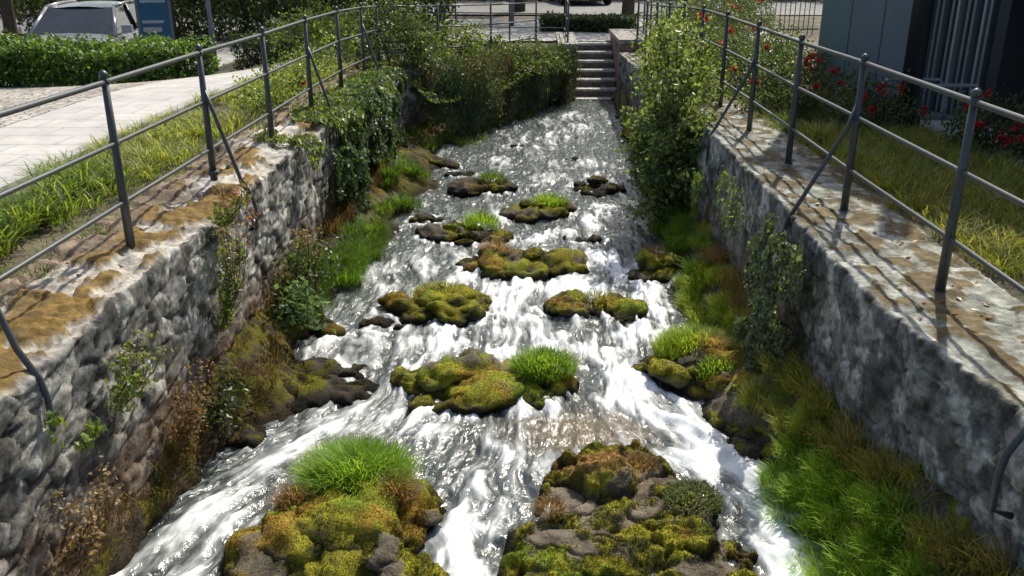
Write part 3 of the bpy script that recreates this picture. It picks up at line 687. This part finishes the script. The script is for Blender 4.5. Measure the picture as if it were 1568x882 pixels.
# planting strips
def strip(name,x0,x1,y0,y1,n,L,W,cols,nb=30,rr=.07,k=(.5,1.1),noise=None):
    ga=Acc();x=RNG.uniform(x0,x1,n);y=RNG.uniform(y0,y1,n)
    if noise is not None:
        kk=fbm(x*1.3,y*1.3,s=noise)>.38;x=x[kk];y=y[kk]
    z=g(x,y)
    for a_,b_,c_ in zip(x,y,z): tuft(ga,(a_,b_,c_),(rr,rr,.0),nb,L*RNG.uniform(.6,1.25),W,cols,k=k,zj=.005,out=.9)
    return ga.build(name,M_grass)
DL=[(.07,.13,.02),(.14,.22,.03),(.28,.32,.08)]
strip('daylily_border',-3.7,-2.95,3.4,6.6,200,.25,.014,DL,34,.07,noise=5)
strip('daylily_border',-3.7,-2.85,6.4,14.5,520,.17,.010,[(.12,.19,.03),(.24,.3,.06),(.36,.34,.13)],30,.09,noise=6)
strip('low_grass',-2.95,-2.55,3.0,13,170,.06,.006,LG,30,.1)
strip('sedge_lawn',2.4,3.7,2.2,8.3,640,.18,.006,[(.10,.15,.02),(.21,.26,.04),(.38,.32,.10)],55,.09)
strip('sedge_lawn',2.3,3.2,8.3,13,200,.16,.006,[(.09,.13,.02),(.16,.21,.04)],50,.1)
# weeds rooted in the left wall
def stalks(name,c,n,H,cols,fl):
    a=Acc()
    for i in range(n):
        b=np.array(c)+RNG.normal(size=3)*np.array([.02,.06,.03]);tip=b+np.array([RNG.uniform(.02,.2),RNG.uniform(-.15,.15),H*RNG.uniform(.5,1)])
        mid=(b+tip)/2+np.array([.05,0,.02]);tube(a,[b,mid,tip],[.004,.003,.0015],(.16,.12,.05),5,m=1)
        t=RNG.uniform(0,1,26)[:,None];P=b*(1-t)+tip*t+RNG.normal(size=(26,3))*.025;leaves(a,P,.034,pal(cols,26))
        P=tip+RNG.normal(size=(14,3))*.022;leaves(a,P,.022,np.array(fl)*RNG.uniform(.6,1.2,(14,1)),m=2)
    a.build(name,[M_leaf,M_bark,M_petal],False)
stalks('flowering_weed',(-1.97,5.2,-.62),16,.65,LG,(.42,.3,.22))
stalks('flowering_weed',(-1.97,5.35,-.05),8,.3,LG,(.35,.2,.13))
stalks('flowering_weed',(-1.97,3.75,-.45),9,.35,LG,(.3,.3,.12))
stalks('flowering_weed',(-1.9,6.6,-.9),10,.5,LG,(.3,.2,.1))
stalks('dry_plant',(-1.93,3.05,-.8),12,.35,[(.16,.11,.06),(.28,.2,.12)],(.4,.3,.2))
stalks('dry_plant',(-1.95,4.3,-.95),12,.35,[(.14,.09,.04),(.24,.16,.09)],(.3,.2,.12))
stalks('dry_plant',(-2.02,5.6,.0),7,.14,[(.16,.08,.04),(.24,.14,.07)],(.35,.15,.08))
shrub('leafy_weed',(-1.66,5.95,-.80),(.17,.2,.08),16,18,.06,[(.07,.13,.06),(.13,.2,.1)],5,sig=.05)
shrub('leafy_weed',(-1.85,4.7,-.92),(.1,.35,.1),14,22,.045,DK,5,sig=.05)
shrub('leafy_weed',(-1.8,6.6,-.75),(.14,.5,.2),22,26,.05,DK,5,sig=.06)
# fallen autumn leaves on the copings and stones
a=Acc();n=260;s_=RNG.uniform(size=n)<.5;x=np.where(s_,RNG.uniform(-2.6,-2.07,n),RNG.uniform(1.72,2.3,n));y=RNG.uniform(2.6,11,n)
leaves(a,np.stack([x,y,np.full(n,.022)+gf(0,0)],-1),RNG.uniform(.02,.045,n),np.array([[.26,.13,.05]])*RNG.uniform(.5,1.4,(n,1)),N=np.tile([0,0,1.],(n,1)),asp=.7)
a.build('fallen_leaves',M_leaf,False)
# hedge
def hedge(name,pts,w,h,n,cols,size=.06):
    a=Acc();pts=np.array(pts,float)
    _,_,L=polypath(pts,np.array([0.]));u=RNG.uniform(0,L,n);p,d,_=polypath(pts,u);nn=np.stack([d[:,1],-d[:,0]],-1)
    s=RNG.uniform(-1,1,n);v=RNG.uniform(0,1,n);k=RNG.uniform(size=n)<.5
    s=np.where(k,np.sign(s)*RNG.uniform(.85,1.05,n),s);v=np.where(k,v,RNG.uniform(.86,1.03,n))
    bump_=1+.5*(fbm(u*1.8,s*2,v*2,s=98)-.5)*2+.12*RNG.normal(size=n)
    P=np.stack([p[:,0]+nn[:,0]*s*w*bump_,p[:,1]+nn[:,1]*s*w*bump_,g(p[:,0],p[:,1])+v*h*bump_],-1)
    leaves(a,P,RNG.uniform(.7,1.3,n)*size,pal(cols,n));
    for i in range(int(L/.25)):
        pp,_,_=polypath(pts,np.array([i*.25]));z0=gf(pp[0,0],pp[0,1])
        for q in range(5):
            b=np.array([pp[0,0],pp[0,1],z0+.05]);tube(a,[b,b+np.array([RNG.uniform(-w,w)*.8,RNG.uniform(-w,w)*.8,h*RNG.uniform(.5,.85)])],[.01,.004],(.05,.035,.02),4,m=1)
    return a.build(name,[M_leaf,M_bark],False)
hedge('hedge',[(-11,11.7),(-8.5,11.9),(-6.4,12.4),(-5.3,14.2)],.5,.48,42000,[(.04,.09,.02),(.08,.16,.03),(.16,.24,.05)],.07)
hedge('dark_hedge',[(-16,29),(-8,27.5),(-3.6,24),(-3.0,22)],.9,1.3,24000,DK,.13)
hedge('dark_hedge',[(-30,39),(40,39)],1.3,2.4,36000,DK,.28)
hedge('low_hedge',[(.2,23.4),(2.5,23.0)],.5,.3,7000,DK,.08)
hedge('dark_hedge',[(-5.2,16.6),(-4.3,20.2)],.4,.5,9000,DK,.07)
# ------------------------------------------------------------------ trees
def tree(loc,H,R,seed,leafn=9000,cols=IVY):
    a=Acc();rnd=random.Random(seed);x,y=loc;z=gf(x,y);b=Vector((x,y,z-.1))
    tk=[b,b+Vector((.05,.03,H*.25)),b+Vector((-.05,.08,H*.5)),b+Vector((.05,0,H*.85))]
    tube(a,tk,[.2,.15,.11,.04],(.1,.08,.06),12,m=1)
    ends=[]
    for i in range(22):
        t=rnd.uniform(.35,.85);p=b+Vector((0,.05,H*t));an=i*2.4;l=R*rnd.uniform(.5,1)*(1.15-.6*abs(t-.5))
        e=p+Vector((math.cos(an)*l,math.sin(an)*l,rnd.uniform(.2,.9)*l*.6+.2));m_=(p+e)/2+Vector((0,0,.15));tube(a,[p,m_,e],[.06,.035,.012],(.1,.08,.06),6,m=1)
        ends+= [e,m_]
        for j in range(3):
            e2=e+Vector((rnd.gauss(0,.5),rnd.gauss(0,.5),rnd.gauss(.2,.35)));tube(a,[m_,e2],[.02,.006],(.1,.08,.06),4,m=1);ends.append(e2)
    E=np.array([tuple(e) for e in ends]);k=RNG.integers(0,len(E),leafn);P=E[k]+RNG.normal(size=(leafn,3))*.33
    leaves(a,P,RNG.uniform(.09,.17,leafn),pal(cols,leafn)*np.array([1.2,1.2,1.])*(.7+.6*_h(k,k,k,5))[:,None]);
    return a.build('tree',[M_leaf,M_bark],False)
tree((-3.6,22.5),7,2.8,1);tree((-10.6,26.5),7.5,2.4,2);tree((2.75,27.5),8,2.6,3);tree((-15,26),8,3.0,4);tree((-.5,30.5),8,3,5);tree((-6.5,31),8,3,6)
# ------------------------------------------------------------------ office building
e=empty('office_building')
A=np.array([3.38,11.0,0]);dv=np.array([.404,-.915,0]);nv=np.array([-.915,-.404,0]);UP=np.array([0,0,1.])
def fb(acc,s0,s1,z0,z1,d0,d1,C,m=0): box(acc,A+dv*s0+nv*d0+UP*z0,dv*(s1-s0),nv*(d1-d0),UP*(z1-z0),C,m)
HB=4.6
a=Acc();PC=(.16,.2,.22)
fb(a,.02,1.5,-.1,HB,-6,-.06,PC)
fb(a,1.5,9,3.0,HB,-6,-.08,PC);fb(a,1.5,9,-.1,HB-.01,-6,-1.6,(.1,.08,.06))
fb(a,1.5,9,-.1,.02,-1.6,.0,(.2,.2,.2))
a.build('core_walls',M_panel,False,e)
a=Acc()
for i,(s0,s1) in enumerate([(0,.48),(.495,.975),(.99,1.47)]):
    for (z0,z1) in [(0.05,2.4),(2.415,HB)]: fb(a,s0,s1,z0,z1,-.058,0,tuple(c*(.95+.1*random.random()) for c in PC))
for j in range(8): fb(a,1.5+j*.93,1.5+j*.93+.915,3.02,HB,-.078,-.02,tuple(c*(.95+.1*random.random()) for c in PC))
a.build('cladding_panels',M_panel,False,e)
a=Acc()
for s0,s1 in [(1.5,2.35),(3.75,5),(5.05,6.4),(6.45,9)]: fb(a,s0,s1,.02,3.0,-.5,-.48,(.02,.02,.02))
a.build('windows',M_glass,False,e)
a=Acc()
for i in range(9): fb(a,1.52+i*.095,1.55+i*.095,.03,2.98,-.44,-.16+.03*(i%2),(.22,.25,.26) if i%3 else (.36,.38,.38))
for s in (2.36,3.6,5.0,6.4,8.9): fb(a,s,s+.12,.02,2.995,-.5,-.05,(.05,.055,.06))
fb(a,2.5,3.58,2.2,2.3,-.4,-.3,(.05,.055,.06))
a.build('window_frames',M_metal,False,e)
a=Acc();fb(a,2.6,3.4,.02,.75,-1.4,-.9,(.3,.17,.09));fb(a,2.55,3.45,.755,.8,-1.45,-.85,(.35,.25,.15));a.build('reception_desk',M_plain,False,e)
a=Acc();fb(a,-.05,9.05,HB+.003,HB+.2,-6.1,.12,(.08,.09,.1));a.build('roof_edge',M_metal,False,e)
a=Acc();tube(a,[(3.62,8.75,-.05),(3.62,8.75,4.5)],.095,(.045,.05,.055),24);tube(a,[(3.62,8.75,-.02),(3.62,8.75,.03)],.13,(.05,.05,.05),24);a.build('column',M_metal,True,e)
# bicycle rack
a=Acc()
for k in range(2):
    x=3.42;y=9.1-.4*k
    pts=[]
    for i in range(13):
        t=i/12*math.pi;pts.append((x+.36-.36*math.cos(t)+.18*k,y,.12+.28*min(1,math.sin(t)*1.6)))
    tube(a,[(pts[0][0],y,-.02)]+pts+[(pts[-1][0],y,-.02)],.02,(.3,.31,.32),8)
a.build('bicycle_rack',M_metal)
# ------------------------------------------------------------------ car
def car(loc,rz,col):
    e=empty('parked_car',loc,rz)   # front towards -Y local
    st=[(-2.2,.62,.32,.62),(-2.15,.78,.24,.74),(-2.0,.86,.2,.86),(-1.6,.9,.2,.95),(-1.0,.91,.2,1.0),(-.2,.92,.2,1.0),(.8,.92,.2,1.0),(1.6,.91,.2,1.02),(2.05,.86,.25,1.0),(2.2,.75,.32,.9)]
    a=Acc();V=[]
    for (y,w,zb,zt) in st:
        for (fx,fz) in [(0,0),(.7,0),(.95,.08),(1,.3),(1.01,.6),(.97,.86),(.86,.97),(.5,1.02),(0,1.035)]: V.append((w*fx,y,zb+(zt-zb)*fz))
        for (fx,fz) in [(.5,1.02),(.86,.97),(.97,.86),(1.01,.6),(1,.3),(.95,.08),(.7,0)]: V.append((-w*fx,y,zb+(zt-zb)*fz))
    n=16;F=[[i*n+j,i*n+(j+1)%n,(i+1)*n+(j+1)%n,(i+1)*n+j] for i in range(len(st)-1) for j in range(n)]
    a.add(V,[np.array(F),np.array([list(range(n))[::-1]]),np.array([list(range((len(st)-1)*n,len(st)*n))])],col)
    o=a.build('body',M_paint,True,e);o.modifiers.new('s','SUBSURF').render_levels=2;o.modifiers['s'].levels=2
    B=[(-.78,-1.12,.97),(.78,-1.12,.97),(.8,2.0,.98),(-.8,2.0,.98)];T=[(-.62,-.35,1.44),(.62,-.35,1.44),(.62,1.55,1.46),(-.62,1.55,1.46)]
    a=Acc();a.add(B+T,[np.array([[0,1,5,4],[1,2,6,5],[2,3,7,6],[3,0,4,7]])],(.02,.02,.02));a.build('windows',M_glass,False,e)
    a=Acc()
    for b,t in zip(B,T): tube(a,[(b[0]*1.01,b[1],b[2]-.02),(t[0]*1.01,t[1],t[2])],.035,col,8)
    for s in (-1,1): tube(a,[(.815*s,.45,.98),(.64*s,.5,1.45)],.03,(.03,.03,.03),8);tube(a,[(.63*s,-.35,1.455),(.635*s,.6,1.49),(.63*s,1.55,1.47)],.03,col,8)
    xs_=np.linspace(-.64,.64,7);yy=np.linspace(-.38,1.6,8);XX,YY=np.meshgrid(xs_,yy,indexing='ij');ZZ=1.51-.06*(XX/.64)**2-.05*((YY-.6)/1)**2
    a.add(np.stack([XX,YY,ZZ],-1),[gridfaces(7,8)],col);a.build('roof',M_paint,True,e)
    a=Acc();abox(a,(-.42,-2.24,.5),(.42,-2.17,.7),(.02,.02,.02));abox(a,(-.26,-2.26,.36),(.26,-2.2,.46),(.7,.7,.7))
    for z in (.54,.6,.66): abox(a,(-.42,-2.255,z),(.42,-2.243,z+.015),(.5,.5,.5))
    for s in (-1,1): abox(a,(s*.93-.06,-.95,1.0),(s*1.0+.06,-.82,1.14),col)
    a.build('grille_plate_mirrors',M_rubber,False,e)
    a=Acc()
    for s in (-1,1):
        V_,F_=ICO[3];a.add(V_*np.array([.17,.12,.085])+np.array([s*.62,-2.08,.68]),[F_],(.6,.6,.6))
    a.build('headlights',M_lamp,True,e)
    a=Acc()
    for s in (-1,1):
        for y in (-1.35,1.35):
            tube(a,[(s*.93,y,.33),(s*.72,y,.33)],.33,(.02,.02,.02),24);tube(a,[(s*.937,y,.33),(s*.92,y,.33)],.2,(.4,.4,.4),16)
    a.build('wheels',M_rubber,False,e)
    return e
car((-9.0,18.4,-.88),math.radians(10),(.4,.41,.43))
car((1.7,36,-.26),math.radians(8),(.05,.05,.06))
# information sign & lamp post
e=empty('information_sign',(-6.8,16.4,gf(-6.8,16.4)),math.radians(22))
a=Acc();abox(a,(-.3,-.06,0),(.3,.06,2.1),(.12,.14,.15));abox(a,(-.34,-.09,2.1),(.34,.09,2.16),(.1,.12,.13));abox(a,(-.36,-.1,-.05),(.36,.1,.08),(.12,.12,.12));a.build('frame',M_metal,False,e)
a=Acc();abox(a,(-.25,-.066,.75),(.25,-.0605,2.0),(.03,.10,.19));abox(a,(-.21,-.069,1.5),(.21,-.0665,1.9),(.3,.36,.4));abox(a,(-.21,-.069,1.0),(.1,-.0665,1.08),(.35,.35,.35));abox(a,(-.21,-.069,1.15),(.15,-.0665,1.2),(.35,.35,.35));a.build('poster',M_plain,False,e)
def lamp(x,y):
    z=gf(x,y);a=Acc();c=(.2,.21,.22)
    tube(a,[(x,y,z-.05),(x,y,z+.9),(x,y,z+.95),(x,y,z+4.6)],[.06,.06,.045,.035],c,12);tube(a,[(x,y,z+4.6),(x+.1,y,z+4.8),(x+.7,y,z+4.9)],.03,c,8);abox(a,(x+.5,y-.1,z+4.84),(x+1.1,y+.1,z+4.93),c);a.build('street_lamp',M_metal,True)
lamp(-6.9,19.5);lamp(-.6,24.5)
# ------------------------------------------------------------------ light, sky, camera
AZ,EL=math.radians(22),math.radians(49)
w=bpy.data.worlds.new('World');scene.world=w;w.use_nodes=True;nt=w.node_tree;nt.nodes.clear()
sk=nt.nodes.new('ShaderNodeTexSky');sk.sky_type='NISHITA';sk.sun_disc=False;sk.sun_elevation=EL;sk.sun_rotation=AZ;sk.dust_density=3.5
bg=nt.nodes.new('ShaderNodeBackground');bg.inputs[1].default_value=.15;ou=nt.nodes.new('ShaderNodeOutputWorld')
nt.links.new(sk.outputs[0],bg.inputs[0]);nt.links.new(bg.outputs[0],ou.inputs[0])
sd=Vector((math.sin(AZ)*math.cos(EL),math.cos(AZ)*math.cos(EL),math.sin(EL)))
l=bpy.data.lights.new('sun','SUN');l.energy=5.;l.angle=math.radians(.5);l.color=(1,.94,.82);lo=bpy.data.objects.new('sun',l);lo.rotation_euler=sd.to_track_quat('Z','Y').to_euler();lo.location=(0,0,20);scene.collection.objects.link(lo)
cam=bpy.data.cameras.new('camera');cam.lens=31.2;cam.sensor_width=36;cam.clip_end=2000;co=bpy.data.objects.new('camera',cam)
co.location=(0,0,1.6);co.rotation_euler=(math.radians(90-20.8),0,math.radians(1.4));scene.collection.objects.link(co);scene.camera=co
scene.view_settings.view_transform='Standard';scene.view_settings.look='None';scene.view_settings.exposure=0
